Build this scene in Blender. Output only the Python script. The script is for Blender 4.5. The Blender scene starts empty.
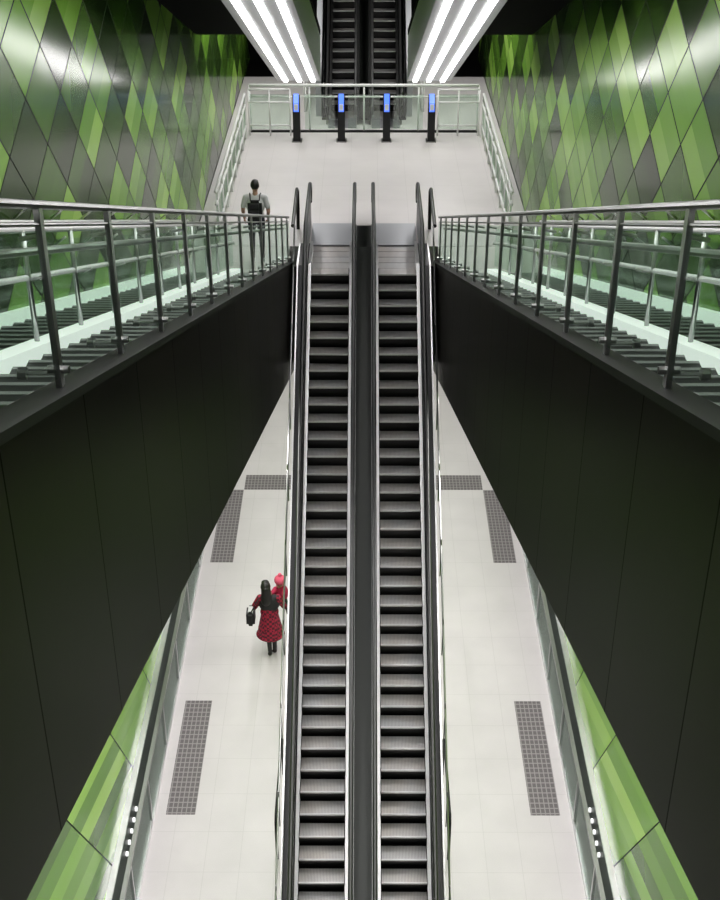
import bpy, bmesh, math, random
from mathutils import Vector, Matrix
import numpy as np
random.seed(3)
S=bpy.context.scene
col=S.collection
S.view_settings.view_transform='Standard'
S.view_settings.look='None'
CAMZ=17.3
# ------------------------------------------------------------ helpers
def link(o,parent=None):
    col.objects.link(o)
    if parent is not None: o.parent=parent
    return o
def group(name,loc=(0,0,0)):
    e=bpy.data.objects.new(name,None); e.empty_display_size=.2; e.location=loc
    return link(e)
def mesh_obj(name,verts,faces,mat,parent=None,smooth=False):
    me=bpy.data.meshes.new(name); me.from_pydata([tuple(v) for v in verts],[],faces)
    bm=bmesh.new(); bm.from_mesh(me); bmesh.ops.recalc_face_normals(bm,faces=bm.faces); bm.to_mesh(me); bm.free()
    if mat: me.materials.append(mat)
    if smooth:
        for p in me.polygons: p.use_smooth=True
    return link(bpy.data.objects.new(name,me),parent)
class MB:
    """accumulates geometry into one mesh"""
    def __init__(s): s.v=[]; s.f=[]
    def box(s,x0,x1,y0,y1,z0,z1):
        n=len(s.v)
        s.v+= [(x0,y0,z0),(x1,y0,z0),(x1,y1,z0),(x0,y1,z0),(x0,y0,z1),(x1,y0,z1),(x1,y1,z1),(x0,y1,z1)]
        s.f+= [tuple(n+i for i in q) for q in [(0,3,2,1),(4,5,6,7),(0,1,5,4),(1,2,6,5),(2,3,7,6),(3,0,4,7)]]
    def prism(s,poly,x0,x1):
        n=len(s.v); k=len(poly)
        s.v+=[(x0,y,z) for y,z in poly]+[(x1,y,z) for y,z in poly]
        s.f.append(tuple(range(n,n+k))); s.f.append(tuple(range(n+2*k-1,n+k-1,-1)))
        for i in range(k):
            j=(i+1)%k; s.f.append((n+i,n+j,n+k+j,n+k+i))
    def strip(s,lo,hi,x0,x1):
        for i in range(len(lo)-1):
            s.prism([lo[i],lo[i+1],hi[i+1],hi[i]],x0,x1)
    def slab(s,ya,za,yb,zb,x0,x1,th):
        s.prism([(ya,za),(yb,zb),(yb,zb-th),(ya,za-th)],x0,x1)
    def tube(s,p0,p1,r,seg=8):
        p0=Vector(p0);p1=Vector(p1);d=(p1-p0).normalized()
        a=d.orthogonal().normalized(); b=d.cross(a); n=len(s.v)
        for p in (p0,p1):
            for i in range(seg):
                t=2*math.pi*i/seg; s.v.append(tuple(p+a*math.cos(t)*r+b*math.sin(t)*r))
        for i in range(seg):
            j=(i+1)%seg; s.f.append((n+i,n+j,n+seg+j,n+seg+i))
        s.f.append(tuple(n+i for i in range(seg-1,-1,-1))); s.f.append(tuple(n+seg+i for i in range(seg)))
    def make(s,name,mat,parent=None,smooth=False): return mesh_obj(name,s.v,s.f,mat,parent,smooth)
def curve(name,pts,r,mat,parent=None,cyclic=False):
    cu=bpy.data.curves.new(name,'CURVE'); cu.dimensions='3D'; cu.bevel_depth=r; cu.bevel_resolution=3; cu.use_fill_caps=True
    sp=cu.splines.new('POLY'); sp.points.add(len(pts)-1)
    for p,q in zip(sp.points,pts): p.co=(*q,1)
    sp.use_cyclic_u=cyclic
    cu.materials.append(mat)
    return link(bpy.data.objects.new(name,cu),parent)
# ------------------------------------------------------------ materials
def mat(name,color=(.5,.5,.5),rough=.5,metal=0,emit=None,es=0,spec=.5):
    m=bpy.data.materials.new(name); m.use_nodes=True; b=m.node_tree.nodes['Principled BSDF']
    b.inputs['Base Color'].default_value=(*color,1); b.inputs['Roughness'].default_value=rough
    b.inputs['Metallic'].default_value=metal; b.inputs['Specular IOR Level'].default_value=spec
    if emit: b.inputs['Emission Color'].default_value=(*emit,1); b.inputs['Emission Strength'].default_value=es
    return m
class N:
    def __init__(s,m): s.nt=m.node_tree; s.b=s.nt.nodes['Principled BSDF']
    def m(s,op,a,b=None,c=None):
        n=s.nt.nodes.new('ShaderNodeMath'); n.operation=op
        for i,v in enumerate((a,b,c)):
            if v is None: continue
            if isinstance(v,(int,float)): n.inputs[i].default_value=v
            else: s.nt.links.new(v,n.inputs[i])
        return n.outputs[0]
    def pos(s):
        g=s.nt.nodes.new('ShaderNodeNewGeometry'); x=s.nt.nodes.new('ShaderNodeSeparateXYZ')
        s.nt.links.new(g.outputs['Position'],x.inputs[0]); s.P=g.outputs['Position']; return x.outputs
    def wn(s,a,b,c=0.0):
        k=s.nt.nodes.new('ShaderNodeCombineXYZ')
        for i,v in enumerate((a,b,c)):
            if isinstance(v,(int,float)): k.inputs[i].default_value=v
            else: s.nt.links.new(v,k.inputs[i])
        w=s.nt.nodes.new('ShaderNodeTexWhiteNoise'); w.noise_dimensions='3D'; s.nt.links.new(k.outputs[0],w.inputs['Vector']); return w.outputs['Value']
    def noise(s,scale,detail=3):
        n=s.nt.nodes.new('ShaderNodeTexNoise'); n.inputs['Scale'].default_value=scale; n.inputs['Detail'].default_value=detail
        s.nt.links.new(s.P,n.inputs['Vector']); return n.outputs['Fac']
    def ramp(s,fac,stops,interp='LINEAR'):
        r=s.nt.nodes.new('ShaderNodeValToRGB'); r.color_ramp.interpolation=interp
        e=r.color_ramp.elements
        while len(e)<len(stops): e.new(.5)
        for k,(p,c) in zip(e,stops): k.position=p; k.color=(*c,1)
        s.nt.links.new(fac,r.inputs[0]); return r.outputs[0]
    def mix(s,fac,a,b):
        n=s.nt.nodes.new('ShaderNodeMix'); n.data_type='RGBA'
        for i,v in ((0,fac),(6,a),(7,b)):
            if isinstance(v,(int,float)): n.inputs[i].default_value=v
            elif isinstance(v,tuple): n.inputs[i].default_value=(*v,1)
            else: s.nt.links.new(v,n.inputs[i])
        return n.outputs[2]
    def set(s,inp,v): s.nt.links.new(v,s.b.inputs[inp])
def glass_mat(name,tint=(.9,.95,.92),fac=.1):
    m=bpy.data.materials.new(name); m.use_nodes=True; nt=m.node_tree; nt.nodes.clear()
    o=nt.nodes.new('ShaderNodeOutputMaterial'); mx=nt.nodes.new('ShaderNodeMixShader'); t=nt.nodes.new('ShaderNodeBsdfTransparent'); g=nt.nodes.new('ShaderNodeBsdfGlossy')
    t.inputs[0].default_value=(*tint,1); g.inputs['Roughness'].default_value=.03; mx.inputs[0].default_value=fac
    nt.links.new(t.outputs[0],mx.inputs[1]); nt.links.new(g.outputs[0],mx.inputs[2]); nt.links.new(mx.outputs[0],o.inputs[0]); return m
def green_mat(name,sa,da,sb,db,nstr,stops,rough,joint=.03,spec=.4,w1=.55):
    m=mat(name,rough=rough,spec=spec); n=N(m); X,Y,Z=n.pos()
    A=n.m('DIVIDE',n.m('MULTIPLY_ADD',Y,sa,Z),da); B=n.m('DIVIDE',n.m('MULTIPLY_ADD',Y,sb,Z),db)
    fa,fb=n.m('FLOOR',A),n.m('FLOOR',B)
    side=n.m('SIGN',X)
    r1=n.wn(fa,fb,side); r2=n.wn(n.m('FLOOR',n.m('MULTIPLY',A,nstr)),fb,n.m('ADD',side,7.3))
    v=n.m('ADD',n.m('MULTIPLY',r1,w1),n.m('MULTIPLY',r2,1-w1))
    c=n.ramp(v,stops)
    ja=n.m('LESS_THAN',n.m('FRACT',A),joint); jb=n.m('LESS_THAN',n.m('FRACT',B),joint*da/db*1.3)
    j=n.m('MAXIMUM',ja,jb)
    n.set('Base Color',n.mix(j,c,(.004,.006,.003)))
    # every enamel panel has a slightly different polish
    n.set('Roughness',n.m('ADD',n.m('MULTIPLY',j,.5),n.m('MULTIPLY_ADD',r1,.10,rough)))
    return m
M_gu=green_mat('green_enamel_upper',-.38,.9,1.0,1.15,2,[(.0,(.012,.022,.008)),(.3,(.03,.065,.013)),(.5,(.07,.16,.02)),(.7,(.15,.33,.035)),(.95,(.36,.58,.12))],.12,.028,.09,.75)
M_gl=green_mat('green_enamel_lower',.38,3.0,1.57,3.4,8,[(.1,(.045,.11,.008)),(.4,(.10,.24,.016)),(.6,(.19,.39,.035)),(.9,(.36,.58,.10))],.2,.012,.06,.35)
M_floor=mat('pale_granite_floor',(.7,.68,.66),.38); n=N(M_floor); X,Y,Z=n.pos()
a=n.noise(1.2,6); b=n.noise(60.0,2)
v=n.m('ADD',n.m('MULTIPLY',a,.6),n.m('MULTIPLY',b,.4))
c=n.ramp(v,[(.3,(.56,.53,.535)),(.7,(.65,.615,.62))])
j=n.m('MAXIMUM',n.m('LESS_THAN',n.m('FRACT',n.m('DIVIDE',Y,.9)),.012),n.m('LESS_THAN',n.m('FRACT',n.m('DIVIDE',n.m('ADD',X,.3),.6)),.016))
n.set('Base Color',n.mix(n.m('MULTIPLY',j,.25),c,(.3,.29,.28)))
M_pad=mat('tactile_paving',(.2,.2,.2),.6); n=N(M_pad); X,Y,Z=n.pos()
j=n.m('MAXIMUM',n.m('LESS_THAN',n.m('FRACT',n.m('DIVIDE',Y,.125)),.2),n.m('LESS_THAN',n.m('FRACT',n.m('DIVIDE',X,.083)),.22))
n.set('Base Color',n.mix(j,(.12,.105,.11),(.28,.26,.26)))
M_fas=mat('dark_cladding',(.03,.027,.024),.3,.0,spec=.02); n=N(M_fas); X,Y,Z=n.pos()
t=n.m('DIVIDE',Y,1.38); r=n.wn(n.m('FLOOR',t),1.0)
c=n.ramp(r,[(0,(.005,.0045,.0032)),(1,(.0125,.0105,.0075))])
jj=n.m('LESS_THAN',n.m('FRACT',t),.012)
n.set('Base Color',n.mix(jj,c,(.001,.001,.001)))
n.set('Specular IOR Level',n.m('MULTIPLY_ADD',jj,-.015,.018))
M_black=mat('black_paint',(.003,.003,.003),.8,spec=.02)
M_dark=mat('dark_metal',(.015,.015,.016),.35,.3,spec=.3)
M_ledge=mat('dark_ledge',(.012,.012,.012),.5,0,spec=.2)
M_rub=mat('handrail_rubber',(.008,.008,.008),.35)
M_steel=mat('brushed_steel',(.62,.62,.62),.28,1)
M_steel2=mat('dark_steel',(.3,.3,.3),.3,1)
M_white=mat('white_glowing_stringer',(.85,.85,.85),.35,0,(1,1,1),.75)  # emission added so the white stringers look brightly lit
M_rw=mat('white_rail',(.8,.8,.8),.3)
M_alu=mat('aluminium_panel',(.4,.41,.43),.4,.7)
M_stair=mat('stair_granite',(.02,.02,.02),.5)
M_nose=mat('stair_nosing',(.3,.3,.3),.5)
M_glass=glass_mat('clear_glass',(.88,.95,.9),.09); M_glass2=glass_mat('smoky_glass',(.66,.72,.68),.12)
M_em=mat('lamp_tube',(1,1,1),.5,0,(1,.975,.97),12)
M_tread=mat('step_tread',(.34,.33,.32),.38,.75); n=N(M_tread); X,Y,Z=n.pos()
w=n.m('LESS_THAN',n.m('FRACT',n.m('DIVIDE',X,.022)),.35); nz=n.noise(1.6,3)
c=n.ramp(nz,[(.35,(.46,.46,.465)),(.65,(.48,.45,.42))]); n.set('Base Color',n.mix(n.m('MULTIPLY',w,.45),c,(.07,.07,.07)))
M_riser=mat('step_riser',(.012,.012,.012),.45,.5)
M_deck=mat('divider_deck',(.025,.028,.025),.3,.4)
# ------------------------------------------------------------ shell
YF=23.4
ledge=lambda y:7.7+.374*(YF-y)
soff=lambda y:5.5+.383*(YF-y)
ob=MB(); ob.box(-4.1,4.1,-4,38,-.25,0); ob.make('floor',M_floor)
f=MB(); f.box(-3.29,3.29,YF+.1,36,7.6,8.0); f.make('floor_mezzanine',M_floor)
f=MB(); f.box(-3.29,3.29,36.0,38,7.6,7.99); f.make('floor_back',M_black)
f=MB(); f.box(-3.29,3.29,YF+.1,38,5.5,7.58); f.make('floor_mezzanine_slab',M_dark)
f=MB(); f.box(-3.29,3.29,-4,.3,15.3,15.7); f.make('floor_gallery',M_floor)
for sx,nm in((-1,'left'),(1,'right')):
    w=MB(); a,b=sorted((sx*4.0,sx*4.15)); w.box(a,b,-4,38,1.0,20.5); w.make('wall_lower_'+nm,M_gl)
    w=MB(); a,b=sorted((sx*3.94,sx*4.15)); w.box(a,b,-4,38,0,1.0); w.make('trim_base_'+nm,M_dark)
    w=MB(); a,b=sorted((sx*3.9,sx*4.0)); w.box(a,b,-4,38,1.0,1.05); w.make('trim_cap_'+nm,M_steel)
    w=MB(); a,b=sorted((sx*3.3,sx*3.99)); w.prism([(-4,soff(2)),(2,soff(2)),(YF,soff(YF)),(38,5.5),(38,21),(-4,21)],a,b); w.make('wall_upper_'+nm,M_gu)
w=MB(); w.box(-4.15,4.15,38,38.2,0,21); w.make('wall_back',M_black)
w=MB(); w.box(-4.15,4.15,-4.2,-4,0,21); w.make('wall_front',M_black)
f=MB(); f.box(-4.2,4.2,-4.2,38.2,21.0,21.1); f.make('ceiling',M_black)
for sx,nm in((-1,'left'),(1,'right')):
    g=group('staircase')
    def X2(a,b): return sorted((sx*a,sx*b))
    yt=2.0
    x0,x1=X2(1.35,1.42)
    m=MB(); m.prism([(YF,soff(YF)),(YF,ledge(YF)),(yt,ledge(yt)),(-3.9,ledge(yt)),(-3.9,soff(yt)),(yt,soff(yt))],x0,x1); m.make('stringer_cladding',M_fas,g)
    x0,x1=X2(1.33,1.5)
    m=MB(); m.slab(YF,ledge(YF)+.03,yt,ledge(yt)+.03,x0,x1,.05); m.make('ledge_cap',M_ledge,g)
    x0,x1=X2(1.42,3.28)
    m=MB(); m.prism([(YF,soff(YF)),(yt,soff(yt)),(yt,soff(yt)+.2),(YF,soff(YF)+.2)],x0,x1); m.make('soffit',M_dark,g)
    YB=21.85; T=.38; R=T*.374; nose=MB(); y=YB; z=8.0
    m=MB(); m.box(x0,x1,YB,YF+.09,7.7,8.0); m.make('foot_landing',M_floor,g)
    st=MB()
    while y>yt:
        st.box(x0,x1,y-T,y,z-.35,z+R)
        nose.box(x0,x1,y-.03,y+.004,z+R-.012,z+R+.004)
        y-=T; z+=R
    sl_=lambda y:8.0+.374*(YB-y)
    st.make('treads',M_stair,g); nose.make('bright_nosings',M_nose,g)
    m=MB(); m.box(x0,x1,-3.9,y,z-.3,z); m.make('top_landing',M_stair,g)
    x0,x1=X2(2.24,2.42)
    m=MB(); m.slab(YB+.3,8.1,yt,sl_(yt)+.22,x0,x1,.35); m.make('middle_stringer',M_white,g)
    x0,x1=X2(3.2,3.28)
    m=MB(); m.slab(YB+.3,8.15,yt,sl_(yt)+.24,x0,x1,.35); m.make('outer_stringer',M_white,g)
    # railing on ledge
    r=group('stair_railing')
    m=MB(); X=sx*1.42; gl=MB(); fx=MB(); y=5.4-1.45*2; ys=[]; H=.92
    while y<23.2: ys.append(y); y+=1.45
    for y in ys:
        z=ledge(y); m.box(X-.014,X+.014,y-.03,y+.03,z+.03,z+H-.01)
        fx.tube((X-.05,y,z+.12),(X+.05,y,z+.12),.02,10)
        fx.tube((X,y,z+.78),(X+sx*.1,y,z+.76),.012)
        fx.tube((X,y,z+.1),(X+sx*.17,y,z+.1),.012); fx.tube((X+sx*.15,y,z+.1),(X+sx*.19,y,z+.1),.03,10)
    m.make('posts',M_steel,r)
    ya,yb=yt,23.3
    t=MB(); t.tube((X,ya,ledge(ya)+H),(X,yb,ledge(yb)+H),.02)
    for hh,rr,xo in((.83,.01,0),(.7,.02,.1)): t.tube((X+sx*xo,ya,ledge(ya)+hh),(X+sx*xo,yb,ledge(yb)+hh),rr)
    t.make('rails',M_steel2,r); fx.make('fixings',M_steel,r)
    gl.slab(ya,ledge(ya)+.8,yb,ledge(yb)+.8,X-.006,X+.006,.72); gl.make('glass',M_glass,r)
    h=group('stair_handrail')
    t=MB(); p=MB()
    for xx,hh in((2.35,.95),(2.35,.6),(3.15,1.0),(3.15,.7)):
        t.tube((sx*xx,yt,sl_(yt)+.1+hh),(sx*xx,YB+.2,8.05+hh),.022)
    y=2.9
    while y<YB:
        z=sl_(y)+.22; p.tube((sx*2.34,y,z),(sx*2.34,y,z+.83),.02)
        p.tube((sx*2.35,y+.1,z+.43),(sx*2.2,y,z+.5),.014)
        p.tube((sx*3.15,y+.4,z+.58),(sx*3.28,y+.4,z+.48),.014); p.tube((sx*3.15,y+.4,z+.88),(sx*3.28,y+.4,z+.78),.014)
        y+=1.38
    t.make('rails',M_rw,h,True); p.make('posts',M_steel,h,True)
    gl=MB(); gl.slab(yt,sl_(yt)+.98,YB,8.98,sx*2.35-.005,sx*2.35+.005,.7); gl.make('glass',M_glass,h)
    l=group('landing_railing'); t=MB(); p=MB(); X=sx*2.8
    for hh in(1.05,.8,.3): t.tube((X,23.6,8+hh),(X,30.4,8+hh),.032)
    for i in range(8):
        y=23.8+i*.94; p.box(X-.025,X+.025,y-.03,y+.03,8,9.05)
    t.make('rails',M_rw,l,True); p.make('posts',M_rw,l); gl=MB(); gl.box(X-.005,X+.005,23.7,30.3,8.35,8.75); gl.make('glass',M_glass,l)
    s_=group('glass_screen'); X=sx*3.72; gl=MB(); p=MB(); gl.box(X-.008,X+.008,-3,37.5,.08,1.08); gl.make('glass',M_glass2,s_)
    y=1.2
    while y<37:
        p.box(X-.025,X+.025,y-.025,y+.025,0,1.1); y+=1.9
    p.box(X-.03,X+.03,-3,37.5,0,.08); p.make('posts',M_steel,s_)
    c=MB(); c.box(X-.035,X+.035,-3,37.5,1.08,1.13); c.make('cap',M_steel2,s_)
    ml=group('reflection_dots'); c=MB()  # glowing discs standing in for a row of light reflections
    for k in range(5): c.tube((sx*3.935,15.2+.25*k,.55),(sx*3.90,15.2+.25*k,.55),.04,12)
    c.make('discs',mat('reflection_white',(1,1,1),.5,0,(1,1,1),1.0),ml)
    for (ya,yb) in((16.6,19.6),(24.3,27.4)):
        x0,x1=X2(2.98,3.5); q=MB(); q.box(x0,x1,ya,yb,0,.006); q.make('tactile_paving',M_pad)
    x0,x1=X2(1.2,2.97); q=MB(); q.box(x0,x1,27.42,28.1,0,.006); q.make('tactile_paving',M_pad)
    be=lambda y:10.5+.36*(26-y)
    x0,x1=X2(.85,3.29)
    c=MB(); c.prism([(26,be(26)+.9),(-2,be(-2)+.4),(-2,be(-2)+.5),(26,be(26)+1.0)],x0,x1); c.make('ceiling_'+nm,M_black)
    b=group('ceiling_light_beam'); x0,x1=X2(.86,1.72)
    c=MB(); c.prism([(26,be(26)),(-2,be(-2)),(-2,be(-2)+.38),(26,be(26)+.88)],x0,x1); c.make('housing',M_alu,b)
    c=MB()
    for xa in(.97,1.24,1.51):
        x0,x1=X2(xa,xa+.08); c.prism([(25.9,be(25.9)-.03),(-1.5,be(-1.5)-.03),(-1.5,be(-1.5)+.01),(25.9,be(25.9)+.01)],x0,x1)
    c.make('tubes',M_em,b)

# ------------------------------------------------------------ escalators
def esc(name,xc,path,w,inner,ends,do=.26,fl=1.2):
    g=group(name)
    off=lambda d:[(y,z+d) for y,z in path]
    tr=MB(); ri=MB(); edge_glint=MB()
    for i in range(len(path)-1):
        (ya,za),(yb,zb)=path[i],path[i+1]
        if abs(za-zb)<1e-4:
            k=max(1,int(abs(ya-yb)/.2744)); 
            for q in range(k):
                y0=ya+(yb-ya)*q/k; y1=ya+(yb-ya)*(q+1)/k; lo,hi=sorted((y0,y1))
                tr.box(xc-w,xc+w,lo+.008,hi-.008,za-.05,za)
            ri.box(xc-w,xc+w,min(ya,yb),max(ya,yb),za-.1,za-.03)
        else:
            L=abs(ya-yb); k=int(round(L/.2744)); T=L/k; R=abs(za-zb)/k
            yl,zl=((ya,za) if za<zb else (yb,zb)); sgn=1 if (yb-ya if za<zb else ya-yb)>0 else -1
            for q in range(k):
                y0=yl+sgn*T*q; z1=zl+R*(q+1); lo,hi=sorted((y0,y0+sgn*T))
                tr.box(xc-w+.012,xc+w-.012,lo,hi,z1-.03,z1)
                a_,b_=sorted((y0-sgn*.004,y0+sgn*.016)); edge_glint.box(xc-w+.01,xc+w-.01,a_,b_,z1-.02,z1+.003)  # bright strip added as a highlight along the tread's front edge
                f0=y0
                ri.prism([(f0+sgn*.02,z1-.03),(f0+sgn*.035,z1-.1),(f0+sgn*.06,z1-R-.02),(f0+sgn*(T*.9),z1-R-.02),(f0+sgn*(T*.9),z1-.03)],xc-w,xc+w)
    tr.make('treads',M_tread,g); ri.make('risers',M_riser,g); edge_glint.make('bright_nosings',M_steel,g)
    sk=MB(); 
    for s in(-1,1):
        a,b=sorted((xc+s*w,xc+s*(w+.055))); sk.strip(off(-.1),off(.1),a,b)
    sk.make('skirting',M_steel,g)
    s=-inner; a,b=sorted((xc+s*(w+.055),xc+s*(w+do))); d=MB(); d.strip(off(-.75),off(.06),a,b); d.make('outer_deck',M_dark,g)
    tr2=MB(); tr2.strip(off(-.8),off(-.12),xc-w-.05,xc+w+.05); tr2.make('truss',M_black,g)
    ed=MB(); a,b=sorted((xc+s*(w+do-.02),xc+s*(w+do+.005))); ed.strip(off(.03),off(.075),a,b); ed.make('deck_edge',M_steel,g)
    for s in(-1,1):
        xb=xc+s*(w+.09); H=.84; r=.18
        (y0,z0)=path[0]; (y1,z1)=path[-1]; d0=1 if y0>path[1][0] else -1; d1=-d0
        top=[(y,z+H) for y,z in path]
        def arc(y,z,d,rev):
            pts=[]
            for k in range(0,9):
                t=math.pi*k/8; pts.append((y+d*math.sin(t)*r,z+H-r+math.cos(t)*r))
            return pts[::-1] if rev else pts
        e0=y0+d0*ends; e1=y1+d1*ends
        loop=arc(e0,z0,d0,True)+top+arc(e1,z1,d1,False)
        curve('handrail',[(xb,y,z) for y,z in loop],.036,M_rub,g)
        poly=[(e0,z0-.02)]+loop+[(e1,z1-.02)]+[(y,z+.05) for y,z in path[::-1]]
        m=MB(); m.prism(poly,xb-.012,xb+.012); m.make('balustrade',M_dark,g)
        m=MB(); lo=[(y,z+H-.07) for y,z in path]; hi=[(y,z+H-.035) for y,z in path]; m.strip(lo,hi,xb-.022,xb+.022); m.make('rail_track',M_steel2,g)
    fp=MB()
    for (y0,z0),d in((path[0],1 if path[0][0]>path[1][0] else -1),(path[-1],-1 if path[0][0]>path[1][0] else 1)):
        if path is up and z0>9: continue
        a,b=sorted((y0,y0+d*fl)); fp.box(xc-w-.05,xc+w+.05,a,b,z0-.05,z0+.012)
        a,b=sorted((y0,y0+d*.1)); fp.box(xc-w,xc+w,a,b,z0,z0+.03)
    fp.make('comb_plate',M_alu,g)
    return g
low=[(23.5,8.0),(22.4,8.0),(22.4-8/.7,0.0),(9.9,0.0)]
up=[(37.3,8.02+.7*4.7),(32.6,8.02),(31.9,8.02)]
for s in(-1,1):
    esc('escalator',s*.62,low,.35,-s,1.15)
    esc('escalator',s*.53,up,.29,-s,.4,.22,.7)
dv=group('escalator_divider')
for pth,hw in ((low,.155),(up,.13)):
    d=MB(); lo=[(y,z-.6) for y,z in pth]; hi=[(y,z+.42) for y,z in pth]; d.strip(lo,hi,-hw,hw); d.make('deck',M_deck,dv)
    d=MB(); lo=[(y,z+.42) for y,z in pth]; hi=[(y,z+.44) for y,z in pth]
    for a in(-hw,hw-.02): d.strip(lo,hi,a,a+.02)
    d.make('deck_edges',M_steel2,dv)
for sx in(-1,1):
    g=group('escalator_side_cladding'); a,b=sorted((sx*1.06,sx*1.2)); m=MB(); m.prism([(32.2,8.0),(32.2,9.0),(32.7,9.1),(37.3,12.3),(37.3,8.0)],a,b); m.make('panel',M_alu,g)
    g=group('guard_rail')
    for ya,yb in((15.6,17.6),(19.0,21.3)):
        X=sx*1.46
        curve('hoop',[(X,ya,0),(X,ya,.85),(X,ya+.1,.95),(X,yb-.1,.95),(X,yb,.85),(X,yb,0)],.025,M_dark,g)
    g=group('side_rail'); X=sx*1.27
    t=MB(); t.tube((X,22.6,8.75),(X,11,8.75-.7*11.6),.016); t.make('rail',M_steel2,g)
    p=MB(); y=12.
    while y<22.5:
        z=8-.7*(22.4-y); p.tube((X,y,z),(X,y,z+.73),.01); y+=1.1
    p.make('posts',M_steel2,g)
    curve('newel_loop',[(sx*1.3,22.6,8.75),(sx*1.3,23.6,8.8),(sx*1.3,24.3,8.86),(sx*1.3,24.5,8.75),(sx*1.3,24.52,8.4),(sx*1.3,24.4,8.0)],.035,M_rub,g)
# ------------------------------------------------------------ gate line
M_blue=mat('blue_screen',(.05,.1,.5),.3,0,(.08,.2,1),1.4)
for x in(-1.58,-.53,.53,1.58):
    g=group('ticket_validator',(x,30.2,8.0))
    m=MB(); m.prism([(-.1,0),(.1,0),(.09,.95),(.04,1.08),(-.09,.92),(-.1,.85)],-.085,.085); m.make('pedestal',M_dark,g)
    m=MB(); m.prism([(-.115,.72),(-.1,.9),(.035,1.09),(.03,1.1),(-.115,.92),(-.125,.72)],-.06,.06); m.make('screen',M_blue,g)
    m=MB(); m.box(-.045,.045,-.14,-.12,.76,.9); m.make('reader',M_rw,g)
    m=MB(); m.box(-.12,.12,-.14,.14,0,.02); m.make('base_plate',M_steel2,g)
g=group('gate_barrier')
t=MB(); 
for xa,xb in((-2.72,-1.75),(1.75,2.72)):
    for hh in(1.1,.8,.25): t.tube((xa,30.6,8+hh),(xb,30.6,8+hh),.022)
    for x in(xa,xb,(xa+xb)/2): t.tube((x,30.6,8),(x,30.6,9.1),.02)
t.tube((-2.72,30.9,9.12),(2.72,30.9,9.12),.035); t.tube((-2.72,30.9,8.85),(2.72,30.9,8.85),.022)
for x in(-2.72,-1.3,0,1.3,2.72): t.tube((x,30.9,8),(x,30.9,9.12),.022)
t.make('rails',M_rw,g,True)
m=MB(); m.box(-2.75,2.75,30.85,30.97,8.0,8.03); m.make('threshold',M_dark,g)
gl=MB()
for xa,xb in((-2.7,-1.75),(-1.4,-.7),(-.38,.38),(.7,1.4),(1.75,2.7)): gl.box(xa,xb,30.62,30.63,8.15,8.98)
gl.make('glass',M_glass,g)
for sx in(-1,1):
    g=group('back_railing'); t=MB()
    for hh in(1.05,.7,.3): t.tube((sx*1.5,32.6,8+hh),(sx*1.5,35.9,8+hh),.02)
    for y in(32.6,34.2,35.9): t.tube((sx*1.5,y,8),(sx*1.5,y,9.05),.02)
    t.make('rails',M_rw,g,True)

# ------------------------------------------------------------ people
def person(name,prims,mats,loc,rot=0,scale=1,voxel=.008):
    bm=bmesh.new()
    for p in prims:
        if p[0]=='e':
            bmesh.ops.create_icosphere(bm,subdivisions=4,radius=1,matrix=Matrix.Translation(p[1])@Matrix.Diagonal((*p[2],1)))
        else:
            a,b=Vector(p[1]),Vector(p[3]); d=b-a; L=d.length
            bmesh.ops.create_icosphere(bm,subdivisions=3,radius=p[2],matrix=Matrix.Translation(a))
            bmesh.ops.create_icosphere(bm,subdivisions=3,radius=p[4],matrix=Matrix.Translation(b))
            q=d.to_track_quat('Z','Y').to_matrix().to_4x4()
            bmesh.ops.create_cone(bm,cap_ends=True,segments=20,radius1=p[2],radius2=p[4],depth=L,matrix=Matrix.Translation((a+b)/2)@q)
    me=bpy.data.meshes.new(name+'_raw'); bm.to_mesh(me); bm.free()
    o=bpy.data.objects.new(name+'_raw',me); col.objects.link(o)
    md=o.modifiers.new('r','REMESH'); md.mode='VOXEL'; md.voxel_size=voxel; md.use_smooth_shade=True
    sm=o.modifiers.new('s','SMOOTH'); sm.factor=.5; sm.iterations=3
    dg=bpy.context.evaluated_depsgraph_get(); new=bpy.data.meshes.new_from_object(o.evaluated_get(dg))
    bpy.data.objects.remove(o)
    n=len(new.polygons); C=np.zeros(n*3); new.polygons.foreach_get('center',C); C=C.reshape(-1,3)
    best=np.full(n,1e9); idx=np.zeros(n,int)
    for p in prims:
        if p[0]=='e':
            r=np.array(p[2]); q=(C-np.array(p[1]))/r; d=(np.linalg.norm(q,axis=1)-1)*r.min()
        else:
            a=np.array(p[1]);b=np.array(p[3]);ab=b-a; t=np.clip(((C-a)@ab)/(ab@ab),0,1)
            d=np.linalg.norm(C-(a+t[:,None]*ab),axis=1)-(p[2]+(p[4]-p[2])*t)
        k=d<best; best[k]=d[k]; idx[k]=p[-1]
    for m in mats: new.materials.append(m)
    new.polygons.foreach_set('material_index',idx.astype(np.int32)); new.polygons.foreach_set('use_smooth',np.ones(n,bool))
    g=group(name,loc); g.rotation_euler=(0,0,rot); g.scale=(scale,)*3
    ob=bpy.data.objects.new('body',new); link(ob,g); return g
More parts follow.
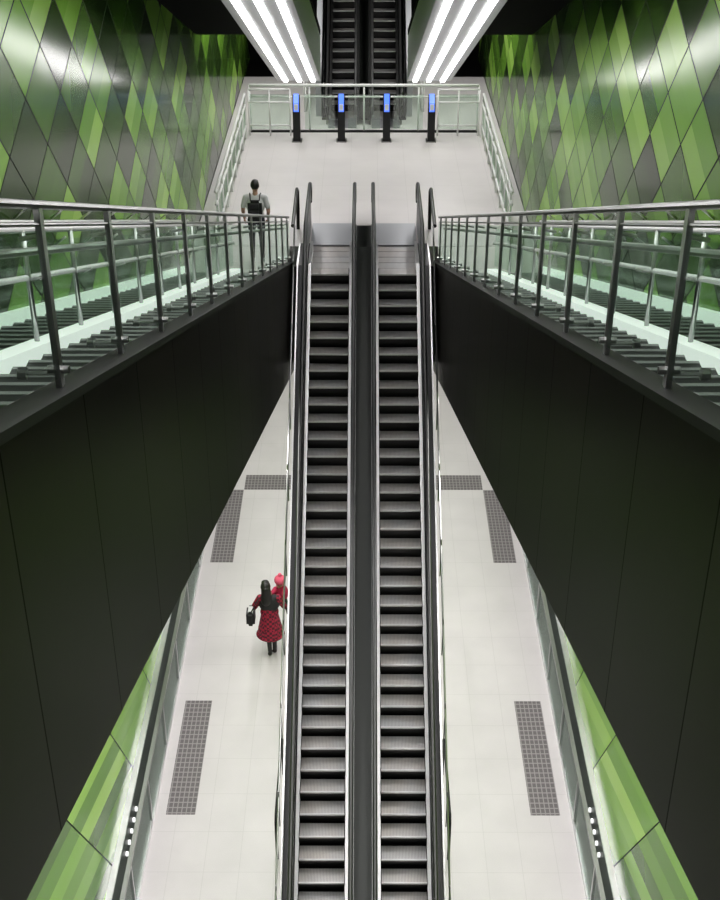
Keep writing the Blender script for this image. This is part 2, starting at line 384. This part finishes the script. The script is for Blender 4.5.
def hand(pr,w,d,side,nrm,k=1,m=0):
    w,d,side,nrm=[Vector(v) for v in (w,d,side,nrm)]; d.normalize(); side.normalize(); nrm.normalize()
    for i in range(4):
        o=side*(.030-.02*i)*k; b=w+d*.085*k+o
        pr.append(('c',tuple(w+o*.5+d*.01),.014*k,tuple(b),.011*k,m))
        l=(.040,.045,.042,.032)[i]*k
        e1=b+d*l*.95+nrm*l*.3; e2=e1+(d*.6+nrm*.8)*l*.8
        pr.append(('c',tuple(b),.0095*k,tuple(e1),.0088*k,m)); pr.append(('c',tuple(e1),.0088*k,tuple(e2),.0075*k,m))
    b=w+d*.025*k+side*.03*k; e=b+(d*.7+side*.7+nrm*.25)*.045*k; e2=e+(d*.95+side*.1+nrm*.3)*.03*k
    pr.append(('c',tuple(b),.013*k,tuple(e),.011*k,m)); pr.append(('c',tuple(e),.011*k,tuple(e2),.009*k,m))
def head(pr,c,k,skin,hair,eye,lip,hairlong=0,turn=0):
    c=Vector(c); R=Matrix.Rotation(turn,3,'Z')
    P=lambda x,y,z:tuple(c+R@Vector((x,y,z))*k)
    pr.append(('e',P(0,0,0),(.072*k,.088*k,.11*k),skin)); pr.append(('c',P(0,.02,-.03),.06*k,P(0,.05,-.085),.03*k,skin))
    pr.append(('c',P(0,.088,.01),.009*k,P(0,.108,-.025),.014*k,skin))
    for s in(-1,1):
        pr.append(('c',P(s*.074,-.005,.015),.014*k,P(s*.074,-.005,-.02),.01*k,skin))
        pr.append(('e',P(s*.03,.08,.0),(.012*k,.01*k,.008*k),eye)); pr.append(('c',P(s*.018,.084,.022),.006*k,P(s*.045,.075,.022),.005*k,hair))
    pr.append(('c',P(-.018,.085,-.052),.007*k,P(.018,.085,-.052),.007*k,lip))
    pr.append(('e',P(0,-.022,.03),(.083*k,.088*k,.1*k),hair)); pr.append(('e',P(0,.03,.075),(.065*k,.055*k,.045*k),hair))
    if hairlong:
        pr.append(('c',P(0,-.06,.0),.08*k,P(0,-.09,-.17*hairlong),.085*k,hair))
M_skin=mat('skin',(.45,.26,.19),.5); M_hair=mat('black_hair',(.012,.01,.01),.45); M_eye=mat('eye',(.03,.02,.02),.2); M_lip=mat('lip',(.4,.13,.12),.5)
M_jack=mat('black_jacket',(.012,.011,.013),.7); M_boot=mat('black_boots',(.01,.01,.01),.4)
M_red=mat('red_check_coat',(.5,.02,.05),.7); n=N(M_red)
tc=n.nt.nodes.new('ShaderNodeTexCoord'); ck=n.nt.nodes.new('ShaderNodeTexChecker'); ck.inputs['Scale'].default_value=20
ck.inputs['Color1'].default_value=(.40,.010,.045,1); ck.inputs['Color2'].default_value=(.08,.004,.014,1); n.nt.links.new(tc.outputs['Object'],ck.inputs['Vector']); n.set('Base Color',ck.outputs['Color'])
M_pink=mat('pink_hat',(.7,.1,.17),.8); M_kid=mat('child_jacket',(.45,.02,.07),.8)
M_tee=mat('white_shirt',(.6,.6,.6),.8); M_jean=mat('dark_jeans',(.02,.022,.03),.8); M_pack=mat('black_backpack',(.012,.012,.014),.7); M_shoe=mat('sneaker',(.5,.5,.5),.6)
W=[]
W+= [('c',(.06,.0,.9),.085,(.07,.07,.5),.06,4),('c',(.07,.07,.5),.058,(.065,.06,.1),.042,5),('c',(.065,.04,.045),.043,(.07,.2,.035),.034,5)]
W+= [('c',(-.08,.0,.9),.085,(-.04,.02,.49),.06,4),('c',(-.04,.02,.49),.058,(-.02,-.06,.13),.042,5),('c',(-.02,-.08,.07),.042,(-.02,.06,.035),.033,5)]
W+= [('c',(0,0,1.08),.15,(0,.01,.62),.24,3),('e',(0,.01,.5),(.28,.245,.1),3)]
W+= [('e',(0,0,1.25),(.205,.14,.2),2),('e',(0,0,1.05),(.18,.14,.14),3),('c',(-.14,0,1.37),.07,(.14,0,1.37),.07,2),('c',(0,0,1.4),.06,(0,.02,1.5),.05,0)]
W+= [('c',(.17,0,1.37),.072,(.28,.08,1.12),.06,3),('c',(.28,.08,1.12),.06,(.22,.33,1.1),.042,3)]
W+= [('c',(-.17,0,1.37),.072,(-.3,.04,1.12),.06,3),('c',(-.3,.04,1.12),.06,(-.14,.3,1.14),.042,3)]
hand(W,(.22,.34,1.1),(-.8,.35,.1),(0,.2,1),(-.3,-.9,0)); hand(W,(-.13,.31,1.14),(.9,.25,0),(0,-.1,1),(0,-.9,-.1))
head(W,(-.06,.03,1.6),1.15,0,1,6,7,1.3,.15)
K=[]
K+= [('e',(.22,.26,1.3),(.14,.12,.2),1),('c',(.16,.22,1.2),.065,(.04,.16,1.0),.045,3),('c',(.26,.24,1.2),.065,(.34,.1,1.04),.045,3),('c',(.04,.16,1.0),.04,(.02,.24,.88),.035,3),('c',(.34,.1,1.04),.04,(.35,.14,.9),.035,3)]
K+= [('c',(.12,.2,1.43),.055,(.06,.06,1.44),.04,1),('c',(.28,.22,1.43),.055,(.28,.04,1.43),.04,1),('c',(.2,.24,1.44),.045,(.2,.23,1.52),.045,0)]
hand(K,(.06,.05,1.44),(-.3,-.9,0),(0,0,1),(0,0,-1),.6); hand(K,(.28,.03,1.43),(0,-1,0),(0,0,1),(0,0,-1),.6)
head(K,(.21,.18,1.62),1.0,0,2,4,5,0,math.pi*.8)
K+= [('e',(.21,.18,1.665),(.112,.118,.1),2),('e',(.21,.18,1.785),(.038,.038,.038),2)]
WL=(-1.9,21.05,.0); WS=1.05
person('woman_carrying_child',W,[M_skin,M_hair,M_jack,M_red,M_jean,M_boot,M_eye,M_lip],WL,0,WS)
person('toddler',K,[M_skin,M_kid,M_pink,M_boot,M_eye,M_lip],WL,0,WS)
g=group('shoulder_bag',(-2.27,20.93,1.08)); bm=bmesh.new(); bmesh.ops.create_cube(bm,size=1,matrix=Matrix.Diagonal((.17,.34,.34,1))); bmesh.ops.bevel(bm,geom=bm.edges[:],offset=.05,segments=3,affect='EDGES')
me=bpy.data.meshes.new('bag'); bm.to_mesh(me); bm.free(); me.materials.append(M_jack); link(bpy.data.objects.new('bag_body',me),g)
bm=bmesh.new(); bmesh.ops.create_cube(bm,size=1,matrix=Matrix.Translation((0,0,.14))@Matrix.Diagonal((.1,.2,.07,1))); bmesh.ops.bevel(bm,geom=bm.edges[:],offset=.015,segments=2,affect='EDGES'); me=bpy.data.meshes.new('flap'); bm.to_mesh(me); bm.free(); me.materials.append(M_tee); link(bpy.data.objects.new('flap',me),g)
curve('strap',[(0,-.1,.12),(.1,-.06,.32),(.2,.02,.45),(.24,.1,.45),(.14,.16,.3),(0,.12,.12)],.012,M_jack,g)
Mn=[]
Mn+= [('c',(.09,0,.9),.09,(.1,.06,.5),.06,3),('c',(.1,.06,.5),.06,(.1,.0,.1),.042,3),('c',(.1,-.03,.045),.042,(.11,.15,.035),.036,4)]
Mn+= [('c',(-.09,0,.9),.09,(-.1,.04,.5),.06,3),('c',(-.1,.04,.5),.06,(-.1,-.02,.1),.042,3),('c',(-.1,-.05,.045),.042,(-.11,.13,.035),.036,4)]
Mn+= [('e',(0,0,.93),(.165,.12,.12),3),('e',(0,0,1.22),(.195,.125,.23),2),('e',(0,0,1.03),(.165,.12,.15),2),('c',(-.16,0,1.39),.062,(.16,0,1.39),.062,2),('c',(0,0,1.4),.055,(0,.02,1.52),.05,0)]
Mn+= [('c',(.19,0,1.38),.065,(.25,-.04,1.2),.056,2),('c',(.25,-.04,1.2),.045,(.26,-.05,1.1),.04,0),('c',(.26,-.05,1.1),.04,(.23,.12,.92),.028,0)]
Mn+= [('c',(-.19,0,1.38),.065,(-.25,.0,1.2),.056,2),('c',(-.25,.0,1.2),.045,(-.26,-.01,1.1),.04,0),('c',(-.26,-.01,1.1),.04,(-.25,.12,.9),.028,0)]
hand(Mn,(.23,.12,.92),(-.05,.45,-.85),(-.2,.8,.4),(-1,0,0)); hand(Mn,(-.25,.12,.9),(0,.4,-.9),(.2,.8,.4),(1,0,0))
head(Mn,(0,.03,1.61),1.06,0,1,5,6,0,0)
MP=Vector((-1.98,22.75,8.0)); MS=.9
person('man_with_backpack',Mn,[M_skin,M_hair,M_tee,M_jean,M_shoe,M_eye,M_lip],MP,0,MS)
g=group('backpack',MP+Vector((0,-.2,1.18))*MS); g.scale=(MS,)*3
bm=bmesh.new(); bmesh.ops.create_cube(bm,size=1,matrix=Matrix.Diagonal((.29,.15,.42,1))); bmesh.ops.bevel(bm,geom=bm.edges[:],offset=.06,segments=4,affect='EDGES')
me=bpy.data.meshes.new('pack'); bm.to_mesh(me); bm.free(); me.materials.append(M_pack); link(bpy.data.objects.new('pack_body',me),g)
bm=bmesh.new(); bmesh.ops.create_cube(bm,size=1,matrix=Matrix.Translation((0,-.09,-.07))@Matrix.Diagonal((.2,.07,.2,1))); bmesh.ops.bevel(bm,geom=bm.edges[:],offset=.025,segments=3,affect='EDGES')
me=bpy.data.meshes.new('pocket'); bm.to_mesh(me); bm.free(); me.materials.append(M_pack); link(bpy.data.objects.new('front_pocket',me),g)
for s in(-1,1): curve('strap',[(s*.09,.06,.18),(s*.1,.14,.27),(s*.11,.22,.28),(s*.12,.33,.16),(s*.13,.32,-.05),(s*.13,.1,-.15)],.012,M_pack,g)

# ------------------------------------------------------------ lights
def area(name,loc,rot,sx,sy,p,c=(1,.975,.965)):
    l=bpy.data.lights.new(name,'AREA'); l.shape='RECTANGLE'; l.size=sx; l.size_y=sy; l.energy=p; l.color=c
    o=bpy.data.objects.new(name,l); o.location=loc; o.rotation_euler=rot; link(o); return o
sl=-math.atan(.383)
for s in(-1,1):
    area('soffit_fill_light',(s*2.5,14,soff(14)-.1),(sl,0,0),.4,19,960)  # unseen fill light added below the stairs to brighten the lower floor
    area('soffit_fill_light',(s*2.7,30.5,5.4),(0,0,0),.4,12,260)  # same added fill, out of view under the mezzanine slab
    area('mezzanine_fill_light',(s*2.2,31,12.6),(0,0,0),.3,8,250)  # added fill without a fixture, brightens mezzanine and far walls
w=bpy.data.worlds.new('World'); S.world=w; w.use_nodes=True; w.node_tree.nodes['Background'].inputs[0].default_value=(.5,.5,.5,1); w.node_tree.nodes['Background'].inputs[1].default_value=.03
# ------------------------------------------------------------ camera
cd=bpy.data.cameras.new('camera'); cd.sensor_fit='VERTICAL'; cd.sensor_height=24; cd.lens=1300/900*24; cd.clip_start=.05; cd.clip_end=200
cam=bpy.data.objects.new('camera',cd); cam.location=(0,0,CAMZ); cam.rotation_euler=(math.radians(90-30.5),0,.0031); col.objects.link(cam); S.camera=cam
